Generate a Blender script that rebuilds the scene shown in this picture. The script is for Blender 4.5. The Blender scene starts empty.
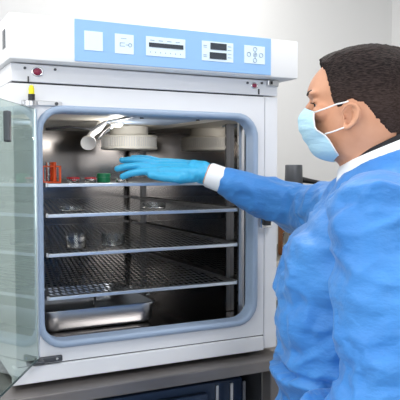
import bpy, bmesh, math, random
from mathutils import Vector, Matrix, noise
random.seed(7)
S = bpy.context.scene
C = S.collection
PI = math.pi
R = math.radians

# ---------------------------------------------------------------- materials
def mat(name, col, rough=.5, metal=0., bump=None, spec=.5, trans=0., ior=1.45, emit=None, coat=0., alpha=1., aniso=0., sheen=0., mix=None):
    m = bpy.data.materials.new(name); m.use_nodes = True
    nt = m.node_tree; b = nt.nodes['Principled BSDF']
    b.inputs['Base Color'].default_value = (*col, 1)
    b.inputs['Roughness'].default_value = rough
    b.inputs['Metallic'].default_value = metal
    b.inputs['Specular IOR Level'].default_value = spec
    b.inputs['Transmission Weight'].default_value = trans
    b.inputs['IOR'].default_value = ior
    b.inputs['Coat Weight'].default_value = coat
    b.inputs['Sheen Weight'].default_value = sheen
    b.inputs['Alpha'].default_value = alpha
    if emit:
        b.inputs['Emission Color'].default_value = (*emit[0], 1)
        b.inputs['Emission Strength'].default_value = emit[1]
    if bump or mix:
        tc = nt.nodes.new('ShaderNodeTexCoord')
    if bump:   # (scale xyz, strength, distance, detail)
        mp = nt.nodes.new('ShaderNodeMapping'); nt.links.new(tc.outputs['Object'], mp.inputs[0])
        mp.inputs['Scale'].default_value = bump[0]
        n = nt.nodes.new('ShaderNodeTexNoise'); n.inputs['Scale'].default_value = 1
        n.inputs['Detail'].default_value = bump[3] if len(bump) > 3 else 3
        nt.links.new(mp.outputs[0], n.inputs['Vector'])
        bp = nt.nodes.new('ShaderNodeBump'); bp.inputs['Strength'].default_value = bump[1]; bp.inputs['Distance'].default_value = bump[2]
        nt.links.new(n.outputs['Fac'], bp.inputs['Height']); nt.links.new(bp.outputs[0], b.inputs['Normal'])
    if mix:    # (scale xyz, second colour, low, high)
        mp = nt.nodes.new('ShaderNodeMapping'); nt.links.new(tc.outputs['Object'], mp.inputs[0])
        mp.inputs['Scale'].default_value = mix[0]
        n = nt.nodes.new('ShaderNodeTexNoise'); n.inputs['Scale'].default_value = 1; n.inputs['Detail'].default_value = 4
        nt.links.new(mp.outputs[0], n.inputs['Vector'])
        cr = nt.nodes.new('ShaderNodeValToRGB')
        cr.color_ramp.elements[0].position = mix[2]; cr.color_ramp.elements[1].position = mix[3]
        cr.color_ramp.elements[0].color = (*col, 1); cr.color_ramp.elements[1].color = (*mix[1], 1)
        nt.links.new(n.outputs['Fac'], cr.inputs[0]); nt.links.new(cr.outputs[0], b.inputs['Base Color'])
    return m

M = dict(
    enamel=mat('white_enamel', (.80, .81, .84), .32, bump=((60, 60, 60), .03, .001)),
    housing=mat('housing_white', (.83, .84, .86), .38),
    gap=mat('gap_dark', (.03, .03, .035), .7),
    gasket=mat('blue_grey_silicone', (.33, .42, .56), .42, bump=((40, 40, 40), .05, .001)),
    panel=mat('panel_blue', (.30, .52, .85), .4),
    label=mat('panel_label_pale', (.74, .87, .97), .4),
    display=mat('display_dark', (.05, .06, .075), .25),
    ink=mat('ink_grey_blue', (.25, .38, .52), .5),
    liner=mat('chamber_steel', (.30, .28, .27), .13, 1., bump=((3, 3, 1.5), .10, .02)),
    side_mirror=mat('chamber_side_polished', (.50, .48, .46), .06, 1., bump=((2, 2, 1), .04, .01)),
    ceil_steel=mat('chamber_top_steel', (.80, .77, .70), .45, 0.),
    steel=mat('brushed_steel', (.62, .63, .65), .28, 1., bump=((4, 90, 90), .06, .001)),
    shelf=mat('shelf_steel', (.62, .63, .64), .38, 1.),
    shelf_edge=mat('shelf_edge_steel', (.72, .78, .84), .3, .75),
    chrome=mat('chrome', (.8, .8, .82), .1, 1.),
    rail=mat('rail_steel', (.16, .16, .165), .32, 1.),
    bench=mat('bench_steel', (.17, .155, .15), .38, .6, bump=((3, 80, 80), .05, .001), mix=((3, 9, 3), (.26, .24, .23), .35, .7)),
    darkmetal=mat('dark_metal', (.09, .095, .105), .4, .6),
    black=mat('black_plastic', (.018, .018, .02), .4),
    navy=mat('navy_panel', (.035, .06, .115), .35),
    glass=mat('door_glass', (.54, .65, .60), .0, trans=1., ior=1.55),
    glassware=mat('clear_glassware', (.95, .97, .97), .02, trans=1., ior=1.45),
    glassedge=mat('glass_edge', (.10, .14, .14), .2),
    fan=mat('fan_casing_cream', (.88, .86, .80), .45),
    funnel=mat('funnel_white', (.75, .75, .74), .35),
    red=mat('knob_red', (.30, .015, .06), .3, coat=.5),
    orange=mat('orange_plastic', (.80, .10, .015), .35),
    redp=mat('red_plastic', (.55, .02, .03), .35),
    green=mat('green_plastic', (.01, .20, .08), .35),
    yellow=mat('yellow_cap', (.85, .75, .02), .35),
    wall=mat('wall_paint', (.77, .765, .755), .85, bump=((30, 30, 30), .03, .001)),
    wall2=mat('wall_panel_paint', (.62, .62, .62), .8),
    ceiling=mat('ceiling_paint', (.85, .85, .85), .9),
    floor=mat('floor_vinyl', (.33, .34, .35), .4, mix=((12, 12, 12), (.40, .41, .42), .4, .6)),
    lamp=mat('lamp_diffuser', (1, 1, 1), .5, emit=((1, .98, .95), 5.)),
    skin=mat('skin', (.60, .29, .17), .45, spec=.4, bump=((180, 180, 180), .10, .001), mix=((22, 22, 22), (.67, .35, .22), .35, .7)),
    lips=mat('lips', (.48, .17, .13), .45),
    brow=mat('brow_hair', (.02, .013, .01), .7),
    eyew=mat('eye_white', (.42, .38, .36), .2),
    iris=mat('iris_dark', (.03, .015, .01), .1),
    gown=mat('gown_blue', (.032, .190, .54), .50, spec=.4, sheen=.18, bump=((16, 16, 30), .8, .012, 6), mix=((7, 7, 9), (.055, .25, .63), .35, .7)),
    mask=mat('mask_blue', (.50, .75, .88), .75, bump=((35, 35, 120), .5, .006, 3)),
    strap=mat('strap_white', (.88, .88, .88), .7),
    glove=mat('nitrile_blue', (.045, .42, .72), .36, spec=.5, bump=((90, 90, 90), .25, .002, 4)),
    cloth_white=mat('cloth_white', (.86, .87, .90), .8, bump=((60, 60, 200), .3, .001)),
    cloth_black=mat('cloth_black', (.012, .012, .015), .8),
    trousers=mat('trousers_navy', (.03, .05, .12), .8, bump=((25, 25, 8), .4, .01)),
    shoe=mat('shoe_black', (.015, .015, .015), .5),
    rack=mat('rack_grey', (.25, .26, .27), .4, .7),
    amber=mat('amber_jar', (.30, .10, .02), .15, coat=.5),
    cream=mat('cream_jar', (.62, .58, .45), .3),
    paper=mat('paper_pack', (.45, .42, .36), .7),
)
# hair: fine dark strands
def hair_mat():
    m = mat('hair_dark_brown', (.018, .012, .010), .65, spec=.15)
    nt = m.node_tree; b = nt.nodes['Principled BSDF']
    tc = nt.nodes.new('ShaderNodeTexCoord'); mp = nt.nodes.new('ShaderNodeMapping')
    mp.inputs['Scale'].default_value = (110, 420, 520); mp.inputs['Rotation'].default_value = (0, R(25), 0)
    nt.links.new(tc.outputs['Object'], mp.inputs[0])
    n = nt.nodes.new('ShaderNodeTexNoise'); n.inputs['Scale'].default_value = 1; n.inputs['Detail'].default_value = 3
    nt.links.new(mp.outputs[0], n.inputs['Vector'])
    cr = nt.nodes.new('ShaderNodeValToRGB')
    cr.color_ramp.elements[0].position = .38; cr.color_ramp.elements[0].color = (.007, .005, .005, 1)
    cr.color_ramp.elements[1].position = .68; cr.color_ramp.elements[1].color = (.040, .028, .026, 1)
    nt.links.new(n.outputs['Fac'], cr.inputs[0]); nt.links.new(cr.outputs[0], b.inputs['Base Color'])
    sp = nt.nodes.new('ShaderNodeSeparateXYZ'); nt.links.new(tc.outputs['Object'], sp.inputs[0])
    mr = nt.nodes.new('ShaderNodeMapRange'); mr.inputs[1].default_value = 1.565; mr.inputs[2].default_value = 1.625; mr.inputs[3].default_value = 1; mr.inputs[4].default_value = 0
    nt.links.new(sp.outputs[2], mr.inputs[0])
    mx = nt.nodes.new('ShaderNodeMix'); mx.data_type = 'RGBA'; mx.blend_type = 'ADD'; nt.links.new(mr.outputs[0], mx.inputs[0])
    nt.links.new(cr.outputs[0], mx.inputs[6]); mx.inputs[7].default_value = (.020, .012, .009, 1); nt.links.new(mx.outputs[2], b.inputs['Base Color'])
    bp = nt.nodes.new('ShaderNodeBump'); bp.inputs['Strength'].default_value = .6; bp.inputs['Distance'].default_value = .003
    nt.links.new(n.outputs['Fac'], bp.inputs['Height']); nt.links.new(bp.outputs[0], b.inputs['Normal'])
    return m
M['hair'] = hair_mat()

# ---------------------------------------------------------------- mesh helpers
def bm_new(): return bmesh.new()
def box(bm, x0, x1, y0, y1, z0, z1, bev=0., seg=2):
    r = bmesh.ops.create_cube(bm, size=1)
    vs = r['verts']
    for v in vs:
        v.co = Vector(((x0 + x1) / 2 + v.co.x * (x1 - x0), (y0 + y1) / 2 + v.co.y * (y1 - y0), (z0 + z1) / 2 + v.co.z * (z1 - z0)))
    if bev:
        es = list({e for v in vs for e in v.link_edges})
        bmesh.ops.bevel(bm, geom=es, offset=bev, segments=seg, profile=.5, affect='EDGES', clamp_overlap=True)
    return vs
def frame_to(a, b):
    d = (b - a).normalized()
    return d.to_track_quat('Z', 'Y').to_matrix().to_4x4()
def tube(bm, pts, r, seg=12, cap=True, closed=False):
    pts = [Vector(p) for p in pts]; n = len(pts)
    rs = r if isinstance(r, (list, tuple)) else [r] * n
    rings = []; up = None
    for i, p in enumerate(pts):
        if closed: d = pts[(i + 1) % n] - pts[i - 1]
        else: d = pts[min(i + 1, n - 1)] - pts[max(i - 1, 0)]
        d.normalize()
        if up is None:
            up = d.orthogonal().normalized()
        else:
            up = (up - d * up.dot(d)).normalized()
        s = d.cross(up)
        rings.append([bm.verts.new(p + (up * math.cos(2 * PI * k / seg) + s * math.sin(2 * PI * k / seg)) * rs[i]) for k in range(seg)])
    m = n if closed else n - 1
    for i in range(m):
        a, b = rings[i], rings[(i + 1) % n]
        for k in range(seg):
            bm.faces.new((a[k], a[(k + 1) % seg], b[(k + 1) % seg], b[k]))
    if cap and not closed:
        bm.faces.new(rings[0][::-1]); bm.faces.new(rings[-1])
def lathe(bm, prof, seg=32, mtx=None, closed_top=False):
    """prof: list of (r, z)"""
    rings = []
    for r, z in prof:
        if r < 1e-6:
            v = bm.verts.new(mtx @ Vector((0, 0, z)) if mtx is not None else (0, 0, z)); rings.append([v])
        else:
            rings.append([bm.verts.new((mtx or Matrix()) @ Vector((r * math.cos(2 * PI * k / seg), r * math.sin(2 * PI * k / seg), z))) for k in range(seg)])
    for a, b in zip(rings, rings[1:]):
        for k in range(seg):
            k2 = (k + 1) % seg
            if len(a) == 1 and len(b) == 1: continue
            if len(a) == 1: bm.faces.new((a[0], b[k2], b[k]))
            elif len(b) == 1: bm.faces.new((a[k], a[k2], b[0]))
            else: bm.faces.new((a[k], a[k2], b[k2], b[k]))
def obj(name, bm, m, parent=None, smooth=None):
    bmesh.ops.recalc_face_normals(bm, faces=bm.faces)
    me = bpy.data.meshes.new(name); bm.to_mesh(me); bm.free()
    me.materials.append(M[m] if isinstance(m, str) else m)
    if smooth is not None:
        for p in me.polygons: p.use_smooth = True
        if smooth < 179: me.set_sharp_from_angle(angle=R(smooth))
    o = bpy.data.objects.new(name, me); C.objects.link(o)
    if parent: o.parent = parent
    return o
def thing(name, label, cat, loc=(0, 0, 0), rz=0, group=None):
    o = bpy.data.objects.new(name, None); C.objects.link(o)
    o.empty_display_size = .05
    o.location = loc; o.rotation_euler = (0, 0, rz)
    tag(o, label, cat, group); return o
def tag(o, label, cat, group=None):
    o['label'] = label; o['category'] = cat
    if group: o['group'] = group
    return o
def struct(name, bm, m):
    o = obj(name, bm, m); o['kind'] = 'structure'; return o
def bx(name, d, m, parent=None, bev=0., smooth=None):
    b = bm_new(); box(b, *d, bev=bev); return obj(name, b, m, parent, smooth)
def copy_tree(o, parent=None):
    c = o.copy(); C.objects.link(c); c.parent = parent
    for ch in list(o.children): copy_tree(ch, c)
    return c
def applied(o):
    """evaluate an object's modifiers into its mesh"""
    bpy.context.view_layer.update()
    dg = bpy.context.evaluated_depsgraph_get()
    me = bpy.data.meshes.new_from_object(o.evaluated_get(dg))
    old = o.data; o.modifiers.clear(); o.data = me; bpy.data.meshes.remove(old)
    for p in me.polygons: p.use_smooth = True
    return o
def cyl_y(bm, x, z, y0, y1, r, seg=24, r2=None):
    tube(bm, [(x, y0, z), (x, y1, z)], [r, r if r2 is None else r2], seg)

# ---------------------------------------------------------------- the room
X0, X1, Y0, Y1, Z1 = -1.8, 2.57, -2.9, 1.30, 2.70
b = bm_new(); box(b, X0 - .1, X1 + .1, Y0 - .1, Y1 + .1, -.1, 0); struct('floor', b, 'floor')
b = bm_new(); box(b, X0 - .1, X1 + .1, Y0 - .1, Y1 + .1, Z1, Z1 + .1); struct('ceiling', b, 'ceiling')
b = bm_new(); box(b, X0 - .1, X1 + .1, Y1, Y1 + .1, 0, Z1); struct('wall_back', b, 'wall')
b = bm_new(); box(b, X1, X1 + .1, Y0 - .1, Y1, 0, Z1); struct('wall_right', b, 'wall')
b = bm_new()                                        # wall left with an opening added for a fill light
WY0, WY1, WZ0, WZ1 = -2.2, .2, 1.0, 2.4
box(b, X0 - .1, X0, Y0 - .1, WY0, 0, Z1); box(b, X0 - .1, X0, WY1, Y1, 0, Z1)
box(b, X0 - .1, X0, WY0, WY1, 0, WZ0); box(b, X0 - .1, X0, WY0, WY1, WZ1, Z1)
struct('wall_left', b, 'wall')
b = bm_new()                                        # wall behind the viewer, with a second opening added for frontal fill
VX0, VX1, VZ0, VZ1 = -.9, .9, 1.05, 2.35
box(b, X0, VX0, Y0 - .1, Y0, 0, Z1); box(b, VX1, X1, Y0 - .1, Y0, 0, Z1)
box(b, VX0, VX1, Y0 - .1, Y0, 0, VZ0); box(b, VX0, VX1, Y0 - .1, Y0, VZ1, Z1)
struct('wall_front', b, 'wall2')
b = bm_new()
for d in ((VX0, VX0 + .05, VZ0, VZ1), (VX1 - .05, VX1, VZ0, VZ1), (VX0, VX1, VZ0, VZ0 + .05), (VX0, VX1, VZ1 - .05, VZ1), (-.03, .03, VZ0, VZ1)):
    box(b, d[0], d[1], Y0 - .08, Y0 - .02, d[2], d[3])
struct('added_window_2', b, 'housing')  # frame of the added opening that lights the chamber from the front
b = bm_new()
box(b, X0 - .08, X0 - .02, WY0, WY0 + .05, WZ0, WZ1); box(b, X0 - .08, X0 - .02, WY1 - .05, WY1, WZ0, WZ1)
box(b, X0 - .08, X0 - .02, WY0, WY1, WZ0, WZ0 + .05); box(b, X0 - .08, X0 - .02, WY0, WY1, WZ1 - .05, WZ1)
box(b, X0 - .08, X0 - .02, -1.03, -.97, WZ0, WZ1)
struct('added_window_1', b, 'housing')  # invented frame around the left fill light
b = bm_new(); box(b, X0, 1.214, Y1 - .012, Y1 - .001, 0, Z1 - .001); struct('trim_1', b, 'wall2')
for nm, d in (('baseboard_back', (X0, X1, Y1 - .027, Y1 - .0125, 0.001, .1)), ('baseboard_right', (X1 - .015, X1 - .001, Y0, Y1 - .03, 0.001, .1))):
    b = bm_new(); box(b, *d); struct(nm, b, 'enamel')

def ceiling_light(x, y, w, d, label):
    t = thing('ceiling_light', label, 'light', (x, y, Z1), 0, 'recessed ceiling light panels')
    b = bm_new()
    box(b, -w/2 - .02, w/2 + .02, -d/2 - .02, -d/2, -.03, 0); box(b, -w/2 - .02, w/2 + .02, d/2, d/2 + .02, -.03, 0)
    box(b, -w/2 - .02, -w/2, -d/2, d/2, -.03, 0); box(b, w/2, w/2 + .02, -d/2, d/2, -.03, 0)
    obj('frame', b, 'housing', t)
    bx('diffuser', (-w/2, w/2, -d/2, d/2, -.02, -.012), 'lamp', t)
    return t
def area(name, loc, rot, sx, sy, energy, col=(1, 1, 1)):
    l = bpy.data.lights.new(name, 'AREA'); l.shape = 'RECTANGLE'; l.size = sx; l.size_y = sy; l.energy = energy; l.color = col
    o = bpy.data.objects.new(name, l); C.objects.link(o); o.location = loc; o.rotation_euler = rot
    return o
for x, y in ((-.5, -.7), (1.3, -.9), (1.2, .75), (-.6, .8), (.3, -2.2)):
    ceiling_light(x, y, .6, .6, 'square flush ceiling light panel above the room')
    area('panel_glow', (x, y, Z1 - .035), (0, 0, 0), .58, .58, 24, (1, .985, .96))
# fill lights added behind the invented windows
area('window_fill', (0, Y0 - .12, 1.7), (R(90), 0, 0), 1.8, 1.3, 46, (.96, .98, 1))
area('window_fill', (X0 - .12, -1.0, 1.7), (0, R(-90), 0), 1.4, 2.4, 70, (.93, .97, 1))

# ---------------------------------------------------------------- steel bench
BX0, BX1, BY0, BY1, BZ = .02, 1.02, -.055, .98, .945
t = thing('steel_bench', 'long grey stainless steel bench carrying the white incubator', 'table', (BX0, BY0, 0))
def at(t, d): return (d[0] - t.location.x, d[1] - t.location.x, d[2] - t.location.y, d[3] - t.location.y, d[4] - t.location.z, d[5] - t.location.z)
bx('tabletop', at(t, (BX0, BX1, BY0, BY1, BZ - .030, BZ)), 'bench', t, .003)
bx('apron', at(t, (BX0 + .05, BX1 - .085, BY0 + .08, BY0 + .095, BZ - .055, BZ - .031)), 'darkmetal', t)
for lx in (BX0 + .03, BX1 - .08):
    for ly in (BY0 + .02, BY1 - .06):
        bx('leg', at(t, (lx, lx + .045, ly, ly + .045, 0, BZ - .0305)), 'bench', t, .003)
bx('dark_backing', at(t, (BX0 + .08, BX1 - .09, BY1 - .05, BY1 - .04, .21, BZ - .04)), 'darkmetal', t)  # dark sheet added so the space under the bench looks dark
bx('dark_side_sheet', at(t, (BX1 - .075, BX1 - .070, BY0 + .08, BY1 - .08, .21, BZ - .04)), 'darkmetal', t)  # second dark sheet, hides the bright room beside the leg
bx('lower_shelf', at(t, (BX0 + .03, BX1 - .035, BY0 + .07, BY1 - .07, .18, .20)), 'bench', t)
# navy storage cabinet standing on the lower shelf under the bench
c = thing('storage_cabinet', 'dark navy cabinet with steel posts under the steel bench', 'cabinet', (.12, .05, .2))
bx('cabinet_body', (0, .80, .03, .75, 0.001, .66), 'navy', c, .004)
for k, xx in enumerate((0.02, .36)):
    d = bx('door', (xx, xx + .32, .008, .028, .02, .64), 'navy', c, .004)
    bx('handle', (xx + (.28 if k == 0 else .02), xx + (.295 if k == 0 else .035), -.014, .006, .38, .52), 'steel', d, .003)
for xx in (.70, .745, .785):
    bx('post', (xx, xx + .008, .0, .006, .003, .66), 'steel', c)

# ---------------------------------------------------------------- incubator
INX, INZ = .63, .96
inc = thing('incubator', 'large white laboratory incubator with open chamber and blue control panel', 'incubator', (0, 0, 0))
L_, R_, BOT, TOP, BACK = .278, .982, .957, 1.684, .92
# rounded-rectangle rings (in the x-z plane)
def rr_point(cx, cz, hx, hz, r, th):
    dx, dz = math.cos(th), math.sin(th)
    lo, hi = 0., 2.
    for _ in range(40):
        t_ = (lo + hi) / 2
        qx, qz = abs(dx * t_) - (hx - r), abs(dz * t_) - (hz - r)
        s = math.hypot(max(qx, 0), max(qz, 0)) + min(max(qx, qz), 0) - r
        if s > 0: hi = t_
        else: lo = t_
    return cx + dx * lo, cz + dz * lo
def ring_pts(x0, x1, z0, z1, r, ths, c):
    # c: shared centre
    cx, cz = (x0 + x1) / 2, (z0 + z1) / 2
    return [rr_point(cx, cz, (x1 - x0) / 2, (z1 - z0) / 2, max(r, 1e-4), t_) for t_ in ths]
def loft_rings(bm, rings, close=False):
    vr = [[bm.verts.new(p) for p in rg] for rg in rings]
    n = len(vr[0]); m = len(vr) if close else len(vr) - 1
    for i in range(m):
        a, b2 = vr[i], vr[(i + 1) % len(vr)]
        for k in range(n):
            bm.faces.new((a[k], a[(k + 1) % n], b2[(k + 1) % n], b2[k]))
    return vr
OX0, OX1, OZ0, OZ1 = .346, .899, 1.048, 1.577
N = 160
ths = sorted([2 * PI * k / N for k in range(N)] + [s * math.atan2(hz, hx) for s in (1, -1) for hx, hz in ((1, .95), (-1, .95))])
def rg(x0, x1, z0, z1, r, y): return [(px, y, pz) for px, pz in ring_pts(x0, x1, z0, z1, r, [2 * PI * k / N for k in range(N)], None)]
# outer shell: front plate ring + sides + back
FX1 = .938
STRIP = 1.642
b = bm_new()
def outer_ring(y, x0=L_, x1=FX1, z0=.999, z1=STRIP - .003):
    cx, cz = (OX0 - .016 + OX1 + .018) / 2, (OZ0 + OZ1) / 2
    pts = []
    for px, py, pz in rg(OX0 - .016, OX1 + .018, OZ0 - .016, OZ1 + .014, .062, y):
        # scale direction to the rectangle
        dx, dz = px - cx, pz - cz
        tx = ((x1 if dx > 0 else x0) - cx) / dx if abs(dx) > 1e-6 else 1e9
        tz = ((z1 if dz > 0 else z0) - cz) / dz if abs(dz) > 1e-6 else 1e9
        t_ = min(tx, tz); pts.append([cx + dx * t_, y, cz + dz * t_])
    # snap nearest points to the corners
    for qx in (x0, x1):
        for qz in (z0, z1):
            p = min(pts, key=lambda p: (p[0] - qx) ** 2 + (p[2] - qz) ** 2); p[0] = qx; p[2] = qz
    return pts
inner = rg(OX0 - .006, OX1 + .006, OZ0 - .006, OZ1 + .006, .052, 0)
loft_rings(b, [rg(OX0 - .006, OX1 + .006, OZ0 - .006, OZ1 + .006, .052, .03), inner, outer_ring(0), outer_ring(.03)], close=True)
obj('front_plate', b, 'enamel', inc)
b = bm_new()   # shell behind the front plate (top, sides, bottom, back)
box(b, L_ + .001, FX1, .031, BACK, STRIP + .002, TOP)           # above chamber
box(b, L_, OX0 - .008, .031, BACK, BOT + .04, STRIP)
box(b, .907, FX1, .031, BACK, BOT + .04, STRIP)
box(b, L_ + .001, FX1, .031, BACK, BOT + .0, 1.03)
box(b, L_ + .001, FX1, BACK - .03, BACK + .001, BOT + .01, TOP)
obj('cabinet_body', b, 'enamel', inc)
bx('upper_fascia', (L_, FX1 + .042, -.0, .03, STRIP + .001, TOP - .001), 'enamel', inc, .002)
bx('lower_fascia', (L_ - .006, FX1, -.003, .03, BOT, .996), 'enamel', inc, .002)
bx('side_column', (FX1 + .003, R_, .002, BACK, BOT + .002, STRIP - .002), 'enamel', inc, .003)
for fx in (.33, .92):
    for fy in (.06, .84):
        b = bm_new(); tube(b, [(fx, fy, BZ + .0005), (fx, fy, BOT + .002)], .018, 16); obj('foot', b, 'black', inc)
# dark seams
b = bm_new(); box(b, L_ + .004, FX1 - .002, .004, .03, .9962, .9988); box(b, L_ + .004, FX1, .004, .03, STRIP - .0028, STRIP + .0008); box(b, FX1 + .0002, FX1 + .0028, .006, .03, BOT + .01, STRIP - .004)
obj('seam', b, 'gap', inc)
# gasket
b = bm_new()
def gr(off, y, r): return rg(OX0 - off, OX1 + off, OZ0 - off, OZ1 + off, r, y)
loft_rings(b, [gr(.016, -.0005, .062), gr(.016, -.007, .062), gr(.013, -.011, .059), gr(.006, -.012, .052), gr(.001, -.009, .047), gr(0, -.003, .046), gr(-.001, .028, .045), gr(.004, .030, .05), gr(.004, -.0005, .05)], close=True)
obj('gasket', b, 'gasket', inc, 60)
# chamber liner
CX0, CX1, CZ0, CZ1, CB = .349, .896, 1.046, 1.585, .86
def panel(name, pts, m):
    b = bm_new(); vs = [b.verts.new(p) for p in pts]; b.faces.new(vs)
    g = bmesh.ops.solidify(b, geom=list(b.faces), thickness=-.001)
    return obj(name, b, m, inc)
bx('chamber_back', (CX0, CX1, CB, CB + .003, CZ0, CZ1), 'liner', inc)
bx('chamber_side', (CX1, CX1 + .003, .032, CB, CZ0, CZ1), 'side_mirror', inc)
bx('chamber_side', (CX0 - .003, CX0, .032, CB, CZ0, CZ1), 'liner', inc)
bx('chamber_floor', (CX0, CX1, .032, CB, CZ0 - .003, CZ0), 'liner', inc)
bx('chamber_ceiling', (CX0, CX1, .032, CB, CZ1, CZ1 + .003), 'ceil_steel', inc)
# blue-grey plate on the chamber ceiling with two screws
pl = bx('ceiling_plate', (.60, .80, .06, .34, CZ1 - .006, CZ1 - .001), 'gasket', inc, .002)
for q in ((.62, .08), (.78, .08)):
    b = bm_new(); tube(b, [(q[0], q[1], CZ1 - .006), (q[0], q[1], CZ1 - .009)], .005, 12); obj('screw', b, 'darkmetal', pl)
area('chamber_fill', (.70, .12, CZ1 - .012), (R(38), 0, 0), .16, .10, .9, (1, .95, .88))  # fill light added to brighten the fan and chamber
b = bm_new(); lathe(b, [(0, CZ1 - .0062), (.020, CZ1 - .0062), (.018, CZ1 - .014), (.010, CZ1 - .019), (0, CZ1 - .020)], 28, Matrix.Translation((.62, .27, 0))); obj('added_dome', b, 'funnel', pl, 60)  # small dome added as a fitting for the fill light
pt = bpy.data.lights.new('chamber_fill', 'POINT'); pt.energy = 1.5; pt.shadow_soft_size = .012; pt.color = (1, .95, .88)
pt = bpy.data.objects.new('chamber_fill', pt); C.objects.link(pt); pt.location = (.62, .27, CZ1 - .05)  # point fill added to brighten the chamber ceiling
# slotted rails that carry the shelves
def rail(x, y, side):
    b = bm_new()
    s = -1 if side > 0 else 1
    xa, xb = sorted((x, x + s * .006))
    box(b, xa, xb, y - .010, y + .010, CZ0 + .002, CZ1 - .012)
    xa, xb = sorted((x + s * .006, x + s * .012))
    box(b, xa, xb, y - .010, y - .007, CZ0 + .002, CZ1 - .012)
    o = obj('shelf_rail', b, 'steel' if y < .06 else 'rail', inc)  # front rail gets brighter steel to imitate its highlight line
    z = CZ0 + .03
    while z < CZ1 - .03:
        xa, xb = sorted((x + s * .0062, x + s * .0075)); b = bm_new(); box(b, xa, xb, y - .005, y + .005, z, z + .007); z += .0307; obj('hook', b, 'chrome', o)
for yy in (.05, .12, .78): rail(CX1, yy, 1)
for yy in (.07, .78): rail(CX0, yy, -1)
# round ribbed fan housing hanging from the chamber ceiling
b = bm_new()
fc = (.752, .53)
mt = Matrix.Translation((fc[0], fc[1], 0))
lathe(b, [(0, CZ1 - .001), (.062, CZ1 - .001), (.062, 1.556), (.0, 1.556)], 40, mt)
obj('fan_neck', b, 'fan', inc, 40)
b = bm_new()
lathe(b, [(0, 1.5555), (.088, 1.5555), (.092, 1.553), (.092, 1.550), (.087, 1.5495), (.087, 1.518), (.092, 1.5175), (.092, 1.512), (.086, 1.509), (0, 1.509)], 64, mt)
fan = obj('fan_housing', b, 'fan', inc, 40)
b = bm_new()
for k in range(72):
    a = 2 * PI * k / 72
    r = bmesh.ops.create_cube(b, size=1)['verts']
    bmesh.ops.transform(b, matrix=mt @ Matrix.Rotation(a, 4, 'Z') @ Matrix.Translation((.0885, 0, 1.5337)) @ Matrix.Diagonal((.003, .0030, .030, 1)), verts=r)
obj('rib', b, 'funnel', fan)
# small white suction funnel with its arm
b = bm_new()
q = Matrix.Translation((.545, .30, 1.521)) @ Matrix.Rotation(R(-62), 4, 'X') @ Matrix.Rotation(R(15), 4, 'Y')
lathe(b, [(0, .004), (.010, .004), (.018, -.002), (.0215, -.003), (.0215, .002), (.019, .008), (.012, .014), (.009, .022), (0, .022)], 32, q)
fu = obj('circulation_nozzle', b, 'funnel', inc, 50)
b = bm_new(); tube(b, [(.547, .315, 1.528), (.562, .32, 1.548), (.582, .325, 1.562), (.598, .33, CZ1 - .001)], [.009, .010, .011, .013], 16)
obj('pipe', b, 'funnel', fu, 60)
b = bm_new(); tube(b, [(.60, .30, CZ1 - .001), (.56, .31, 1.560), (.50, .33, 1.566), (.44, .36, 1.560)], .004, 10); obj('probe_lead', b, 'darkmetal', inc, 60)
b = bm_new(); tube(b, [(.64, .30, CZ1 - .001), (.61, .31, 1.562), (.585, .34, 1.535)], .005, 10); obj('probe', b, 'chrome', inc, 60)

# control housing on top
HX0, HX1, HY, HZ0, HZ1 = .268, 1.017, -.042, 1.686, 1.785
bx('control_housing', (HX0, HX1, HY, .60, HZ0, HZ1), 'housing', inc, .004, 40)
bx('side_slot', (HX0 - .0015, HX0 + .001, .0, .03, 1.715, 1.756), 'display', inc)
cp = bx('control_panel', (.411, .930, HY - .003, HY - .0002, HZ0 + .004, HZ1 - .001), 'panel', inc, .001)
PF = HY - .0032
def plate(name, x0, x1, z0, z1, m='label', lift=0.): return bx(name, (x0, x1, PF - .0012 - lift, PF - lift, z0, z1), m, cp)
plate('label_plate', .433, .476, 1.716, 1.759)
plate('label_plate', .505, .551, 1.714, 1.759)
plate('label_plate', .582, .684, 1.715, 1.760)
plate('label_plate', .729, .817, 1.714, 1.762)
plate('label_plate', .849, .910, 1.716, 1.761)
plate('status_display', .589, .678, 1.7355, 1.7455, 'display', .0015)
plate('temperature_display', .752, .797, 1.7425, 1.7585, 'display', .0015)
plate('timer_display', .750, .797, 1.7195, 1.7355, 'display', .0015)
b = bm_new()
y = PF - .0016
def bar(x0, x1, z0, z1): box(b, x0, x1, y - .0005, y + .0006, z0, z1)
bar(.517, .529, 1.7385, 1.7395); bar(.517, .529, 1.731, 1.732); bar(.517, .518, 1.731, 1.739); bar(.531, .537, 1.7345, 1.7355); bar(.519, .533, 1.7485, 1.7495)
for px_, pz_ in ((.542, 1.735),): tube(b, [(px_ + .004 * math.cos(a), y, pz_ + .004 * math.sin(a)) for a in [2 * PI * k / 16 for k in range(16)]], .0008, 6, closed=True)
for k in range(4): bar(.592 + k * .022, .603 + k * .022, 1.7505, 1.752)
for k in range(7): bar(.592 + k * .013, .5935 + k * .013, 1.722, 1.725)
for k in range(2): bar(.733, .742, 1.750 - k * .023, 1.7515 - k * .023); bar(.733, .742, 1.746 - k * .023, 1.747 - k * .023)
for k in range(4): bar(.801, .811, 1.752 - k * .009, 1.753 - k * .009)
obj('printed_marks', b, 'ink', cp)
for px_, pz_ in ((.880, 1.7525), (.880, 1.7385), (.880, 1.7245), (.862, 1.7385), (.898, 1.7385)):
    b = bm_new(); tube(b, [(px_ + .0052 * math.cos(a), PF - .002, pz_ + .0052 * math.sin(a)) for a in [2 * PI * k / 24 for k in range(24)]], .0007, 6, closed=True)
    if (px_, pz_) == (.880, 1.7385): cyl_y(b, px_, pz_, PF - .0025, PF - .001, .002, 10)
    obj('button', b, 'ink', cp)
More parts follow.
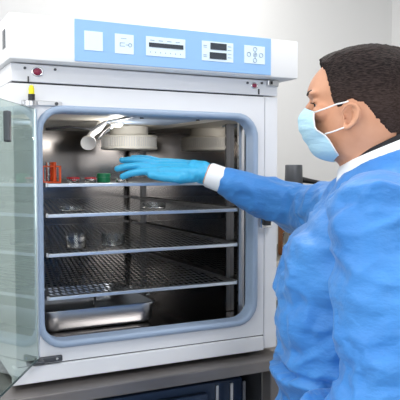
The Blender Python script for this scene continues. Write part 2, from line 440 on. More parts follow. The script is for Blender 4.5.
# lock knobs and screws in the upper fascia
def fascia_knob(x, z, r):
    b = bm_new()
    tube(b, [(x + r * math.cos(a), -.0015, z + r * .8 * math.sin(a)) for a in [2 * PI * k / 32 for k in range(32)]], .0022, 8, closed=True)
    k = obj('knob_ring', b, 'chrome', inc, 60)
    b = bm_new(); lathe(b, [(0, 0), (r * .78, 0), (r * .74, .004), (r * .4, .007), (0, .0075)], 28, Matrix.Translation((x, -.0003, z)) @ Matrix.Rotation(R(90), 4, 'X') @ Matrix.Diagonal((1, .8, 1, 1)))
    obj('knob', b, 'red', k, 60)
fascia_knob(.337, 1.6665, .0115); fascia_knob(.906, 1.667, .0085)
for x, z, r in ((.309, 1.673, .0030), (.377, 1.674, .0030), (.885, 1.673, .003), (.929, 1.675, .003)):
    b = bm_new(); cyl_y(b, x, z, -.0035, -.0002, r, 12); obj('screw', b, 'darkmetal', inc)
bx('key_slot', (.315, .3175, -.0025, .0, 1.642, 1.655), 'black', inc)
bx('key_slot', (.918, .9215, -.0025, .0, 1.645, 1.659), 'black', inc)
o = bx('corner_bracket', (.943, .978, -.010, -.0002, 1.668, 1.683), 'steel', inc, .002)
for xx in (.951,): bx('rivet', (xx, xx + .005, -.013, -.0102, 1.672, 1.680), 'black', o)
# latch keeper on the side column
o = bx('latch', (.922, .958, -.012, -.0002, 1.290, 1.330), 'chrome', inc, .003, 40)
bx('latch_bolt', (.927, .948, -.022, -.0122, 1.297, 1.322), 'black', o, .002)
# hinge brackets + pin
o = bx('hinge_bracket', (.300, .392, -.006, -.0002, 1.590, 1.602), 'steel', inc, .002)
for xx in (.366,):
    b = bm_new(); cyl_y(b, .378, 1.596, -.009, -.0062, .004, 12); obj('screw', b, 'darkmetal', o)
b = bm_new(); lathe(b, [(0, 1.588), (.0155, 1.588), (.0155, 1.598), (.012, 1.600), (0, 1.600)], 24, Matrix.Translation((.318, -.016, 0))); obj('hinge_eye', b, 'steel', o, 40)
b = bm_new(); lathe(b, [(0, 1.600), (.0075, 1.600), (.0075, 1.614), (0, 1.614)], 20, Matrix.Translation((.320, -.016, 0))); obj('pin_collar', b, 'black', o, 40)
b = bm_new(); lathe(b, [(0, 1.614), (.0062, 1.614), (.0064, 1.626), (.004, 1.633), (0, 1.635)], 20, Matrix.Translation((.320, -.016, 0))); obj('hinge_pin_cap', b, 'yellow', o, 40)
b = bm_new(); box(b, .318, .386, -.010, -.0002, 1.002, 1.016, .003); box(b, .296, .340, -.030, -.010, 1.005, 1.014, .003)
o = obj('hinge_bracket', b, 'darkmetal', inc)
b = bm_new(); cyl_y(b, .372, 1.010, -.0125, -.0102, .003, 12); obj('screw', b, 'chrome', o)
# inner glass door, swung open towards the left
dr = bpy.data.objects.new('glass_door', None); C.objects.link(dr); dr.parent = inc
dr.location = (.3265, -.014, 0); ang = math.atan2(-.2105, -.118); dr.rotation_euler = (0, 0, ang)
bx('glass_pane', (.006, .56, -.003, .003, 1.018, 1.582), 'glass', dr, .001)
b = bm_new(); box(b, -.004, .0055, -.005, .005, 1.018, 1.582); obj('edge_strip', b, 'shelf_edge', dr)
b = bm_new(); box(b, .006, .56, -.0035, .0035, 1.0145, 1.0178); obj('edge_trim', b, 'glassedge', dr)
bx('door_handle', (.20, .215, .0035, .016, 1.50, 1.56), 'darkmetal', dr, .003)

# ---------------------------------------------------------------- perforated shelves
def make_shelf():
    x0, x1, y0, y1 = CX0 + .018, CX1 - .019, .042, .84
    t = thing('perforated_shelf', '', 'shelf', (0, 0, 0), 0, 'steel shelves in the incubator')
    b = bm_new()
    # staggered slots: rows along x
    px_, py_, sx, sy = .0150, .0400, .0090, .0270
    ys = y0 + .012; row = 0
    while ys + py_ < y1 - .008:
        off = (row % 2) * px_ / 2
        xs = [x0 + .006]
        xx = x0 + .012 + off
        segs = []
        while xx + sx < x1 - .010:
            segs.append((xx, xx + sx)); xx += px_
        cur = x0
        # web strip between rows
        def face(a, bb, c, d):
            vs = [b.verts.new((a, c, 0)), b.verts.new((bb, c, 0)), b.verts.new((bb, d, 0)), b.verts.new((a, d, 0))]; b.faces.new(vs)
        face(x0, x1, ys, ys + py_ - sy)
        for sa, sb in segs:
            face(cur, sa, ys + py_ - sy, ys + py_); cur = sb
        face(cur, x1, ys + py_ - sy, ys + py_)
        ys += py_; row += 1
    face(x0, x1, y0, y0 + .012); face(x0, x1, ys, y1)
    r = bmesh.ops.solidify(b, geom=list(b.faces), thickness=.0012)
    obj('deck', b, 'shelf', t)
    b = bm_new(); box(b, x0, x1, y0 - .004, y0 - .0001, -.006, .002, .0008); box(b, x0, x1, y0, y0 + .004, -.0065, -.0055)
    obj('front_rim', b, 'shelf_edge', t)
    for xa in (x0 - .004, x1 + .0002): bx('side_rim', (xa, xa + .0038, y0, y1, -.006, .004), 'shelf', t)
    return t
# top shelf: round-bar rack
tr = thing('wire_shelf', 'topmost steel shelf in the incubator, wide bars, under the gloved hand', 'shelf', (0, 0, 1.411), 0, 'steel shelves in the incubator')
x0, x1 = CX0 + .018, CX1 - .019
b = bm_new()
xx = x0 + .012
bars = []
while xx < x1 - .006:
    bars.append(xx); xx += .0215
b = bm_new()
for xx in bars: box(b, xx, xx + .007, .044, .84, -.002, .001)
for yy in (.16, .30, .44, .58, .72, .83): box(b, x0, x1, yy, yy + .008, -.004, -.0021)
obj('bars', b, 'shelf', tr)
b = bm_new(); box(b, x0, x1, .038, .0435, -.006, .002, .001); obj('front_rim', b, 'shelf_edge', tr)
for xa in (x0 - .004, x1 + .0002): bx('side_rim', (xa, xa + .0038, .042, .84, -.006, .004), 'shelf', tr)
sh = make_shelf()
for i, (z, lab) in enumerate(((1.339, 'perforated steel shelf just under the barred top shelf, second from top'), (1.245, 'perforated steel shelf carrying the two clear glass dishes'), (1.142, 'lowest perforated steel shelf, just above the steel tray'))):
    s = sh if i == 0 else copy_tree(sh)
    s.location = (0, 0, z); s['label'] = lab

# ---------------------------------------------------------------- contents
# steel tray on chamber floor
t = thing('steel_tray', 'deep stainless steel tray on the chamber floor under the shelves', 'tray', (.508, .24, CZ0 + .001))
def rrz(hx, hy, r, z, n=64):
    return [(*rr_point(0, 0, hx, hy, r, 2 * PI * k / n), z) for k in range(n)]
b = bm_new()
vr = loft_rings(b, [rrz(.138, .148, .02, .0), rrz(.146, .156, .025, .008), rrz(.150, .160, .028, .050), rrz(.156, .166, .03, .0515), rrz(.156, .166, .03, .0535), rrz(.148, .158, .026, .0535), rrz(.144, .154, .024, .009), rrz(.137, .147, .02, .002)])
b.faces.new(vr[0]); b.faces.new(vr[-1])
obj('pan', b, 'steel', t, 50)
b = bm_new(); tube(b, [(.150, -.09, .058), (.168, -.085, .064), (.176, -.06, .066), (.176, .0, .066), (.168, .03, .064), (.150, .035, .058)], .0028, 10); obj('handle', b, 'chrome', t, 60)
b = bm_new(); lathe(b, [(0, .0035), (.010, .0035), (.010, .006), (.004, .008), (.0035, .060), (.011, .062), (.012, .074), (0, .076)], 20, Matrix.Translation((.015, -.06, 0))); obj('knob', b, 'chrome', t, 50)
# glass dishes on the third shelf
def dish(x, y, z, r, h, label, group=None, name='glass_dish', cat='dish'):
    b = bm_new()
    lathe(b, [(0, 0), (r * .94, 0), (r, .002), (r, h), (r - .0022, h), (r - .0024, .003), (0, .0028)], 36)
    o = obj(name, b, 'glassware', None, 40); o.location = (x, y, z)
    tag(o, label, cat, group); return o
Z3 = 1.245 + .0015
dish(.462, .14, Z3, .026, .036, 'clear glass beaker at the left of the third shelf down', 'clear glassware on the shelves')
dish(.568, .16, Z3, .031, .030, 'wide clear glass dish in the middle of the third shelf', 'clear glassware on the shelves')
Z2 = 1.339 + .0015  # the shallow dishes here stand in for bright reflections on the shelf
dish(.455, .15, Z2, .030, .012, 'shallow clear glass dish standing in for a bright reflection, left of the second shelf', 'clear glassware on the shelves')
dish(.690, .17, Z2, .032, .014, 'shallow clear glass dish standing in for a bright reflection, right of the second shelf', 'clear glassware on the shelves')
# orange tube rack, red dishes, green vial on the top shelf
ZT = 1.411 + .0015
t = thing('tube_rack', 'orange plastic tube rack at the left end of the top shelf', 'rack', (.395, .16, ZT))
b = bm_new(); box(b, -.024, .024, -.045, .045, 0, .004, .001); obj('base', b, 'orange', t)
b = bm_new()
for i in range(3):
    for j in range(6):
        box(b, -.024 + i * .016, -.0215 + i * .016, -.045 + j * .015, -.0325 + j * .015, .040, .043)
for j in range(7): box(b, -.024, .024, -.045 + j * .0145, -.042 + j * .0145, .040, .043)
box(b, .0215, .024, -.045, .045, .040, .043); box(b, -.024, -.0215, -.045, .045, .040, .043)
obj('top_grid', b, 'orange', t)
for yy in (-.045, .041):
    for xx in (-.024, .019): bx('upright', (xx, xx + .005, yy, yy + .004, .0042, .0398), 'orange', t)
for i, (xx, yy) in enumerate(((-.006, -.03), (.010, -.03), (.010, 0.0))):
    b = bm_new(); tube(b, [(xx, yy, .0045), (xx, yy, .052)], .0055, 12); tag(obj('sample_tube', b, 'orange' if i else 'glassware'), ('clear', 'front orange', 'rear orange')[i] + ' sample tube standing in the orange rack', 'tube', 'tubes in the orange rack').location = t.location
t = []
for i, (x, y, lab) in enumerate(((.452, .12, 'small red capped sample pot nearest the front of the top shelf'), (.470, .20, 'small red capped sample pot behind the front one on the top shelf'), (.498, .13, 'small red capped sample pot next to the green vial'))):
    g = thing('sample_pot', lab, 'pot', (x, y, ZT), 0, 'red sample pots on the top shelf')
    b = bm_new(); lathe(b, [(0, 0), (.013, 0), (.0145, .002), (.0145, .010), (0, .010)], 24); obj('pot_body', b, 'glassware', g, 40)
    b = bm_new(); lathe(b, [(0, .0103), (.0152, .0103), (.0152, .0135), (0, .0140)], 24); obj('lid', b, 'redp', g, 40)
g = thing('vial', 'green vial lying against the fingertips on the top shelf', 'vial', (.535, .135, ZT))
b = bm_new(); lathe(b, [(0, 0), (.016, 0), (.017, .002), (.017, .014), (0, .014)], 24); obj('vial_body', b, 'green', g, 40)
b = bm_new(); lathe(b, [(0, .0143), (.018, .0143), (.018, .022), (.016, .024), (0, .024)], 24); obj('lid', b, 'green', g, 40)
g = dish(.575, .105, ZT, .016, .012, 'small clear dish under the gloved fingertips', None, 'sample_dish')

# ---------------------------------------------------------------- side rack behind, with jars and stand
t = thing('storage_rack', 'grey open rack of jars against the wall behind the incubator', 'rack', (1.25, .62, 0))
for z in (.10, .80, 1.07, 1.33):
    bx('shelf_board', (.0, 1.0, .0, .5, z, z + .02), 'rack' if z != 1.07 else 'paper', t, .002)
for xx in (.001, .979):
    for yy in (.001, .479): bx('post', (xx - .0005, xx + .0205, yy - .0005, yy + .0205, 0, 1.329), 'rack', t)
def jar(x, y, z, r, h, m, label, lidm='black'):
    g = thing('jar', label, 'jar', (x, y, z), 0, 'jars on the storage rack')
    b = bm_new(); lathe(b, [(0, 0), (r * .92, 0), (r, .006), (r, h * .75), (r * .75, h * .85), (r * .7, h * .88), (0, h * .88)], 28); obj('jar_body', b, m, g, 40)
    b = bm_new(); lathe(b, [(0, h * .885), (r * .78, h * .885), (r * .78, h), (0, h)], 28); obj('lid', b, lidm, g, 40)
for (x, y, z, r, h, m, lab, lm) in ((1.49, .68, 1.0905, .032, .13, 'glassware', 'clear glass jar with pale lid on the rack behind the incubator', 'cream'), (1.58, .68, 1.0905, .035, .16, 'amber', 'tall amber jar on the upper board of the rack', 'black'), (1.53, .78, 1.0905, .03, .20, 'amber', 'narrow amber bottle behind the clear jar on the rack', 'black'),
        (1.50, .68, .8205, .038, .16, 'cream', 'cream jar on the lower board of the rack', 'rack'), (1.60, .68, .8205, .035, .15, 'amber', 'amber jar with grey lid on the lower board of the rack', 'rack'), (1.70, .70, 1.0905, .04, .18, 'cream', 'cream jar at the right on the upper board of the rack', 'black')):
    jar(x, y, z, r, h, m, lab, lm)
g = thing('microscope', 'small black microscope on top of the grey rack, seen above the sleeve', 'microscope', (1.585, .80, 1.3505))
bx('base', (-.04, .18, -.06, .06, 0, .02), 'black', g, .004)
b = bm_new(); lathe(b, [(0, .0205), (.036, .0205), (.038, .026), (.036, .110), (.034, .113), (0, .113)], 32); obj('eyepiece', b, 'darkmetal', g, 40)
b = bm_new(); tube(b, [(.03, 0, .052), (.08, 0, .044), (.15, 0, .034), (.16, 0, .0205)], [.014, .011, .008, .008], 12); obj('arm', b, 'black', g, 60)

# ---------------------------------------------------------------- the person
THP = R(138.5)
P = thing('person', 'person in blue surgical gown, mask and gloves reaching into the incubator', 'person', (.793, -.546, 0), THP)
def ball(bm, mtx, nu, nv):
    lathe(bm, [(math.sin(PI * i / nv) if 0 < i < nv else 0, -math.cos(PI * i / nv)) for i in range(nv + 1)], nu, mtx)
def blob_cap(bm, a, b_, ra, rb, seg=20):
    a, b_ = Vector(a), Vector(b_)
    for p, r in ((a, ra), (b_, rb)):
        ball(bm, Matrix.Translation(p) @ Matrix.Scale(r, 4), seg, 12)
    if (b_ - a).length > 1e-5:
        tube(bm, [a, b_], [ra, rb], seg)
def blob_ell(bm, c, rx, ry, rz, rot=None):
    m = Matrix.Translation(c) @ (rot if rot else Matrix()) @ Matrix.Diagonal((rx, ry, rz, 1))
    ball(bm, m, 28, 18)
def chain(bm, pts, rs):
    for i in range(len(pts) - 1): blob_cap(bm, pts[i], pts[i + 1], rs[i], rs[i + 1])
def interp(tab, z):
    if z <= tab[0][0]: return tab[0][1:]
    for a, b_ in zip(tab, tab[1:]):
        if z <= b_[0]:
            f = (z - a[0]) / (b_[0] - a[0])
            return tuple(a[i] * (1 - f) + b_[i] * f for i in range(1, len(a)))
    return tab[-1][1:]
def sm_interp(tab, z):
    # Catmull-like smooth interpolation
    n = len(tab)
    if z <= tab[0][0]: return tab[0][1:]
    if z >= tab[-1][0]: return tab[-1][1:]
    for i in range(n - 1):
        if z <= tab[i + 1][0]: break
    p0, p1, p2, p3 = tab[max(i - 1, 0)], tab[i], tab[i + 1], tab[min(i + 2, n - 1)]
    h = p2[0] - p1[0]; f = (z - p1[0]) / h
    out = []
    for k in range(1, len(p1)):
        m1 = (p2[k] - p0[k]) / max(p2[0] - p0[0], 1e-6) * h
        m2 = (p3[k] - p1[k]) / max(p3[0] - p1[0], 1e-6) * h
        out.append((2*f**3 - 3*f*f + 1) * p1[k] + (f**3 - 2*f*f + f) * m1 + (-2*f**3 + 3*f*f) * p2[k] + (f**3 - f*f) * m2)
    return tuple(out)
# head: z, front x, back x, half width, squareness
HEAD = [(1.440, .020, -.085, .052), (1.462, .035, -.086, .053), (1.474, .062, -.088, .055), (1.486, .070, -.092, .060), (1.500, .073, -.098, .066),
        (1.512, .077, -.103, .069), (1.530, .080, -.108, .0715), (1.550, .0785, -.112, .073), (1.560, .0765, -.114, .0735), (1.573, .080, -.1155, .074),
        (1.585, .088, -.116, .0745), (1.597, .0865, -.1155, .0745), (1.612, .080, -.113, .073), (1.628, .068, -.107, .069),
        (1.643, .050, -.094, .058), (1.654, .026, -.073, .043), (1.661, -.002, -.045, .022), (1.6625, -.018, -.030, .008)]
def head_pt(z, th, off=0.):
    xf, xb, w = sm_interp(HEAD, z)
    c = (xf * .45 + xb * .55); hxf = xf - c + off; hxb = c - xb + off; w += off
    ct, st = math.cos(th), math.sin(th)
    if ct > 0: e = 2.25; hx = hxf
    else: e = 2.0; hx = hxb
    rr = (abs(ct) ** e + abs(st) ** e) ** (-1 / e)
    # narrow the face towards the front
    k = 1 - .10 * max(ct, 0) ** 2
    return Vector((c + hx * ct * rr, w * st * rr * k, z))
def head_loft(bm, z0, z1, nz, nth, off=0., offf=None):
    rows = []
    for i in range(nz + 1):
        z = z0 + (z1 - z0) * i / nz
        # denser at the top
        row = []
        for k in range(nth):
            th = 2 * PI * k / nth
            p = head_pt(z, th, 0)
            row.append(bm.verts.new(p))
        rows.append(row)
    for a, b_ in zip(rows, rows[1:]):
        for k in range(nth): bm.faces.new((a[k], a[(k + 1) % nth], b_[(k + 1) % nth], b_[k]))
    bm.faces.new(rows[0][::-1]); bm.faces.new(rows[-1])
# --- right hand frame (wrist -> fingers), shared by the body hand and the glove
Cs, Sn = math.cos(THP), math.sin(THP)
def w2l(p):   # world -> person local
    x, y = p[0] - .793, p[1] + .546
    return Vector((x * Cs + y * Sn, -x * Sn + y * Cs, p[2]))
def hand_parts(bm, W, F, T, Nn, g, pose):
    """W wrist, F finger direction, T thumb-side direction, Nn back-of-hand normal, g extra radius"""
    def q(a, t, n): return W + F * a + T * t + Nn * n
    # palm
    K = pose.get('k', 1.)
    def q(a, t, n): return W + F * a * K + T * t + Nn * n
    for t0, w1, t1, rr in ((-.018, .088, -.030, .0105), (-.008, .092, -.011, .0118), (.004, .094, .010, .0122), (.014, .090, .029, .0122)):
        chain(bm, [q(.0, t0, 0), q(.045, (t0 + t1) / 2 * 1.08, .002), q(w1, t1, .002)], [.0165 + g, rr + .004 + g, rr + g])
    chain(bm, [q(.01, .016, -.004), q(.045, .030, -.006), q(.06, .030, -.004)], [.016 + g, .017 + g, .012 + g])
    for (t1, base, lens, rad, bends) in pose['fingers']:
        p = q(base, t1, .002); a = 0; pts = [p]; rs = [rad + .0012 + g]
        for L, bd in zip(lens, bends):
            a += bd
            spread = pose.get('spread', .0) * t1
            d = (F * math.cos(a) - Nn * math.sin(a) + T * spread).normalized()
            p = p + d * L * K; pts.append(p); rs.append(rs[-1] - .0009)
        chain(bm, pts, rs)
    chain(bm, [q(*v) for v in pose['thumb']], [.0135 + g, .0115 + g, .0100 + g, .0088 + g])
POSE_R = dict(k=1.13, spread=2.2, fingers=[
    (.029, .090, (.040, .024, .019), .0088, (R(4), R(12), R(12))),
    (.010, .094, (.044, .027, .020), .0090, (R(-2), R(12), R(10))),
    (-.011, .091, (.041, .025, .020), .0086, (R(-7), R(8), R(8))),
    (-.029, .085, (.032, .020, .018), .0078, (R(-8), R(8), R(8)))],
    thumb=[(.020, .022, -.004), (.052, .040, -.006), (.084, .043, -.006), (.110, .038, -.006)])
POSE_L = dict(spread=3.0, fingers=[
    (.029, .090, (.040, .024, .019), .0088, (R(20), R(25), R(15))),
    (.010, .094, (.044, .027, .020), .0090, (R(22), R(25), R(15))),
    (-.011, .091, (.041, .025, .020), .0086, (R(24), R(25), R(15))),
    (-.029, .085, (.032, .020, .018), .0078, (R(26), R(25), R(15)))],
    thumb=[(.020, .024, -.006), (.048, .048, -.014), (.076, .056, -.022), (.100, .052, -.028)])
WR = w2l((.738, -.022, 1.4405))
FT = w2l((.545, .060, 1.462))
Fd = (FT - WR).normalized()
Td0 = w2l((.738 - .10, -.022 - .80, 1.4395 - .36)) - WR      # thumb side: towards the viewer and down
Td = (Td0 - Fd * Td0.dot(Fd)).normalized()
Nd = Td.cross(Fd)
if Nd.z < 0: Nd = -Nd
SHR, ELR = Vector((.00, -.165, 1.365)), Vector((.135, -.385, 1.345))
SHL, ELL, WL = Vector((-.045, .185, 1.372)), Vector((-.075, .262, 1.105)), Vector((.090, .225, .985))
FL = (WL - ELL).normalized(); NL = Vector((0, .25, 1)); NL = (NL - FL * NL.dot(FL)).normalized(); TL = NL.cross(FL)
if TL.y > 0: TL = -TL

# --- body: one continuous mesh
b = bm_new()
head_loft(b, 1.440, 1.6625, 74, 72)
# brow, cheek, nose, lips, chin, ears
for s in (1, -1):
    blob_ell(b, (.070, s * .028, 1.5835), .0135, .024, .0065)
    blob_ell(b, (.058, s * .042, 1.548), .018, .018, .016)
    # ear: helix, antihelix, lobe, tragus
    def e(x, z, o_=0.): return (.0065 + x * .90, s * (.0735 + o_), 1.5185 + (z - 1.518) * .86)
    rot = Matrix.Identity(4)
    ptsE = [e(.012, 1.541, .000), e(.0145, 1.552, .003), e(.010, 1.562, .006), e(.000, 1.5665, .009), e(-.011, 1.562, .011), e(-.0165, 1.551, .012), e(-.0145, 1.538, .011), e(-.007, 1.527, .008), e(.002, 1.520, .005), e(.0085, 1.518, .003), e(.0115, 1.524, .001)]
    chain(b, ptsE, [.0026, .003, .0032, .0033, .0034, .0034, .0033, .0034, .0042, .0048, .004])
    chain(b, [e(-.002, 1.556, .004), e(-.009, 1.549, .006), e(-.008, 1.538, .006), e(-.001, 1.530, .004)], [.003, .0034, .0034, .003])
    chain(b, [e(-.009, 1.552, -.005), e(-.011, 1.535, -.005)], [.006, .006])
    blob_ell(b, e(.013, 1.536, .001), .0028, .003, .005)
    # eyelids
    blob_ell(b, (.0640, s * .030, 1.5705), .0120, .0150, .0062); blob_ell(b, (.0600, s * .030, 1.5590), .0120, .0150, .0045)
chain(b, [(.077, 0, 1.572), (.088, 0, 1.555), (.0935, 0, 1.537), (.094, 0, 1.533)], [.0075, .008, .0095, .0095])
for s in (1, -1): blob_ell(b, (.086, s * .012, 1.532), .010, .008, .007)
blob_ell(b, (.081, 0, 1.5115), .008, .020, .0045); blob_ell(b, (.080, 0, 1.5035), .008, .018, .0045)
blob_ell(b, (.067, 0, 1.484), .015, .020, .012)
# neck
chain(b, [(-.030, 0, 1.505), (-.042, 0, 1.40)], [.058, .062]); chain(b, [(-.045, 0, 1.515), (-.062, 0, 1.40)], [.052, .062])
blob_ell(b, (.018, 0, 1.455), .010, .010, .016)
# torso (slimmer than the gown)
blob_ell(b, (-.04, 0, 1.30), .085, .145, .115); blob_ell(b, (-.04, 0, 1.12), .085, .13, .20); blob_ell(b, (-.04, 0, .92), .10, .145, .14)
chain(b, [(-.05, -.12, 1.365), (-.05, .12, 1.365)], [.045, .045])
# arms
chain(b, [SHR, ELR, WR], [.046, .038, .026]); chain(b, [SHL, ELL, WL], [.046, .038, .026])
hand_parts(b, WR, Fd, Td, Nd, -.0018, POSE_R)
hand_parts(b, WL, FL, TL, NL, -.0018, POSE_L)
# legs and feet
for s in (1, -1):
    chain(b, [(-.04, s * .09, .88), (-.03, s * .10, .49), (-.05, s * .10, .09)], [.078, .052, .036])
    chain(b, [(-.06, s * .10, .05), (.06, s * .11, .035), (.12, s * .112, .03)], [.035, .032, .024])
body = obj('body', b, 'skin', P)
md = body.modifiers.new('r', 'REMESH'); md.mode = 'VOXEL'; md.voxel_size = .0030; md.use_smooth_shade = True
md = body.modifiers.new('s', 'SMOOTH'); md.factor = .5; md.iterations = 4
applied(body)

# eyes, brows
for s in (1, -1):
    b = bm_new(); g = bmesh.ops.create_uvsphere(b, u_segments=20, v_segments=12, radius=.0108)['verts']; bmesh.ops.translate(b, vec=(.0608, s * .030, 1.5650), verts=g)
    ey = obj('eye', b, 'eyew', P, 180)
    b = bm_new(); g = bmesh.ops.create_uvsphere(b, u_segments=16, v_segments=10, radius=.0066)['verts']; bmesh.ops.translate(b, vec=(.0672, s * .029, 1.5645), verts=g)
    obj('iris', b, 'iris', ey, 180)
    b = bm_new(); tube(b, [(.0870, s * .012, 1.584), (.0835, s * .022, 1.587), (.0765, s * .036, 1.5885), (.0650, s * .048, 1.585)], [.0018, .0030, .0027, .0012], 8); obj('eyebrow', b, 'brow', P, 180)
    b = bm_new()
    for k in range(9):
        a = -.5 + k / 8; y_ = s * (.030 + a * .016); x_ = .0730 - abs(a) * .006
        tube(b, [(x_, y_, 1.5675), (x_ + .0045, y_, 1.5665), (x_ + .0075, y_ , 1.568)], [.0005, .0004, .0002], 5)
    obj('eyelashes', b, 'brow', P, 180)

# hair
HL = [(-.16, 1.495), (-.10, 1.495), (-.062, 1.505), (-.045, 1.524), (-.024, 1.548), (-.016, 1.560), (.010, 1.5650), (.0205, 1.556), (.024, 1.552), (.033, 1.556), (.040, 1.572), (.044, 1.592), (.048, 1.612), (.056, 1.630), (.066, 1.637), (.2, 1.638)]
def hline(x):
    if x <= HL[0][0]: return HL[0][1]
    for a, c_ in zip(HL, HL[1:]):
        if x <= c_[0]: return a[1] + (c_[1] - a[1]) * (x - a[0]) / (c_[0] - a[0])
    return HL[-1][1]
b = bm_new()
rows = []; nth = 180
zs = [1.480 + (1.655 - 1.480) * i / 70 for i in range(71)] + [1.657, 1.659, 1.6605, 1.6615, 1.6622]
for z in zs:
    row = []
    for k in range(nth):
        th = 2 * PI * k / nth
        p = head_pt(z, th)
        c0 = Vector((-.018, 0, 1.56)); n = (p - c0); n.x *= .8; n.normalize()
        h = p.z - hline(p.x) + .006 * noise.noise(Vector((p.x * 260, p.y * 260, p.z * 160)))
        f = max(0., min(1., (h + .002) / .010)); f = f * f * (3 - 2 * f)
        up = max(0., min(1., (p.z - 1.585) / .055))
        thick = .0022 + .0075 * up
        if p.x > .02 and p.z > 1.625: thick += .006 * min(1, (p.x - .02) / .045)   # swept forelock
        ns = noise.noise(Vector((p.x * 120, p.y * 260, p.z * 120))) * .0010 + noise.noise(Vector((p.x * 40, p.y * 90, p.z * 40))) * .0014
        row.append(b.verts.new(p + n * (-.004 + f * (.004 + thick + ns * (.4 + up)))))
    rows.append(row)
for a, c_ in zip(rows, rows[1:]):
    for k in range(nth): b.faces.new((a[k], a[(k + 1) % nth], c_[(k + 1) % nth], c_[k]))
b.faces.new(rows[0][::-1]); b.faces.new(rows[-1])
obj('hair', b, 'hair', P, 180)

# surgical mask
b = bm_new()
cz = [(.090, 1.5600), (.100, 1.5495), (.1045, 1.538), (.1010, 1.527), (.1025, 1.519), (.0945, 1.511), (.0950, 1.503), (.086, 1.495), (.083, 1.487), (.076, 1.474), (.058, 1.465), (.038, 1.462)]
sz = [(.0690, 1.5490, .0635), (.0700, 1.543, .0660), (.0695, 1.536, .0680), (.0685, 1.529, .0690), (.0675, 1.522, .0695), (.0640, 1.516, .0700), (.0560, 1.511, .0705), (.0490, 1.506, .0705), (.0430, 1.499, .0700), (.0370, 1.489, .0690), (.0320, 1.480, .0660), (.0270, 1.472, .0600)]
NS = 40; grid = []
for (xc, zc), (xs, zs_, yw) in zip(cz, sz):
    row = []
    for k in range(NS + 1):
        s = -1 + 2 * k / NS; a = abs(s)
        px_ = xc + (xs - xc) * (a ** 2.1); pz_ = zc + (zs_ - zc) * (a ** 1.6); py_ = (1 if s > 0 else -1) * yw * (a ** .82)
        row.append(b.verts.new((px_, py_, pz_)))
    grid.append(row)
for a, c_ in zip(grid, grid[1:]):
    for k in range(NS): b.faces.new((a[k], a[k + 1], c_[k + 1], c_[k]))
mk = obj('face_mask', b, 'mask', P)
md = mk.modifiers.new('sub', 'SUBSURF'); md.levels = 2; md.render_levels = 2
md = mk.modifiers.new('sol', 'SOLIDIFY'); md.thickness = .0015; md.offset = 1
applied(mk)
for s in (1, -1):
    b = bm_new(); tube(b, [(.0695, s * .066, 1.5475), (.050, s * .0745, 1.553), (.030, s * .0775, 1.560), (.016, s * .0790, 1.5625), (.010, s * .0800, 1.5645)], .0014, 8)
    tube(b, [(.050, s * .0715, 1.5095), (.036, s * .0745, 1.513), (.022, s * .0770, 1.518), (.010, s * .0790, 1.522)], .0014, 8)
    obj('mask_strap', b, 'strap', mk, 180)
    b = bm_new(); tube(b, [(x_, s * (y_ + .0012), z_) for x_, z_, y_ in sz], .0013, 8); obj('mask_edge', b, 'strap', mk, 180)

# gown: one garment over torso and arms
b = bm_new()
GT = [(.50, -.05, .20, .235), (.80, -.04, .185, .225), (1.00, -.026, .158, .190), (1.085, -.018, .153, .183), (1.10, -.018, .150, .182), (1.20, -.015, .154, .185), (1.28, -.019, .146, .186), (1.34, -.030, .122, .182), (1.385, -.042, .098, .150), (1.425, -.045, .080, .105), (1.450, -.050, .074, .084), (1.476, -.056, .068, .076)]
rings = []
NZ = 60
for i in range(NZ + 1):
    z = .50 + (1.476 - .50) * i / NZ
    cx, rx, ry = sm_interp(GT, z)
    ring = []
    for k in range(48):
        a = 2 * PI * k / 48; e_ = 2.4
        ct, st = math.cos(a), math.sin(a); rr = (abs(ct) ** e_ + abs(st) ** e_) ** (-1 / e_)
        tilt = -.32 * (rx * ct * rr) * max(0, (z - 1.40) / .072) if z > 1.40 else 0
        ring.append((cx + rx * ct * rr, ry * st * rr, z + tilt))
    rings.append(ring)
vr = loft_rings(b, rings); b.faces.new(vr[0][::-1]); b.faces.new(vr[-1])
WRs = WR + (ELR - WR).normalized() * .071
chain(b, [(-.03, -.10, 1.372), SHR + Vector((0, -.01, -.02)), (SHR + ELR) / 2 + Vector((0, 0, -.012)), ELR, (ELR * .5 + WRs * .5) + Vector((0, 0, -.004)), WRs], [.066, .078, .070, .064, .054, .037])
WLs = WL + (ELL - WL).normalized() * .03
chain(b, [(-.045, .10, 1.378), SHL + Vector((0, 0, -.005)), (SHL + ELL) / 2 + Vector((-.005, .0, 0)), ELL, (ELL + WLs) / 2, WLs], [.066, .080, .080, .078, .066, .050])
gw = obj('gown', b, 'gown', P)
md = gw.modifiers.new('r', 'REMESH'); md.mode = 'VOXEL'; md.voxel_size = .005; md.use_smooth_shade = True
md = gw.modifiers.new('s', 'SMOOTH'); md.factor = .5; md.iterations = 10
applied(gw)
me = gw.data
def ridge(p): return 1 - abs(noise.noise(p)) * 2
def seg_d(p, a, c_):
    d = c_ - a; t_ = max(0, min(1, (p - a).dot(d) / d.length_squared)); return (p - (a + d * t_)).length
nrm = [v.normal.copy() for v in me.vertices]
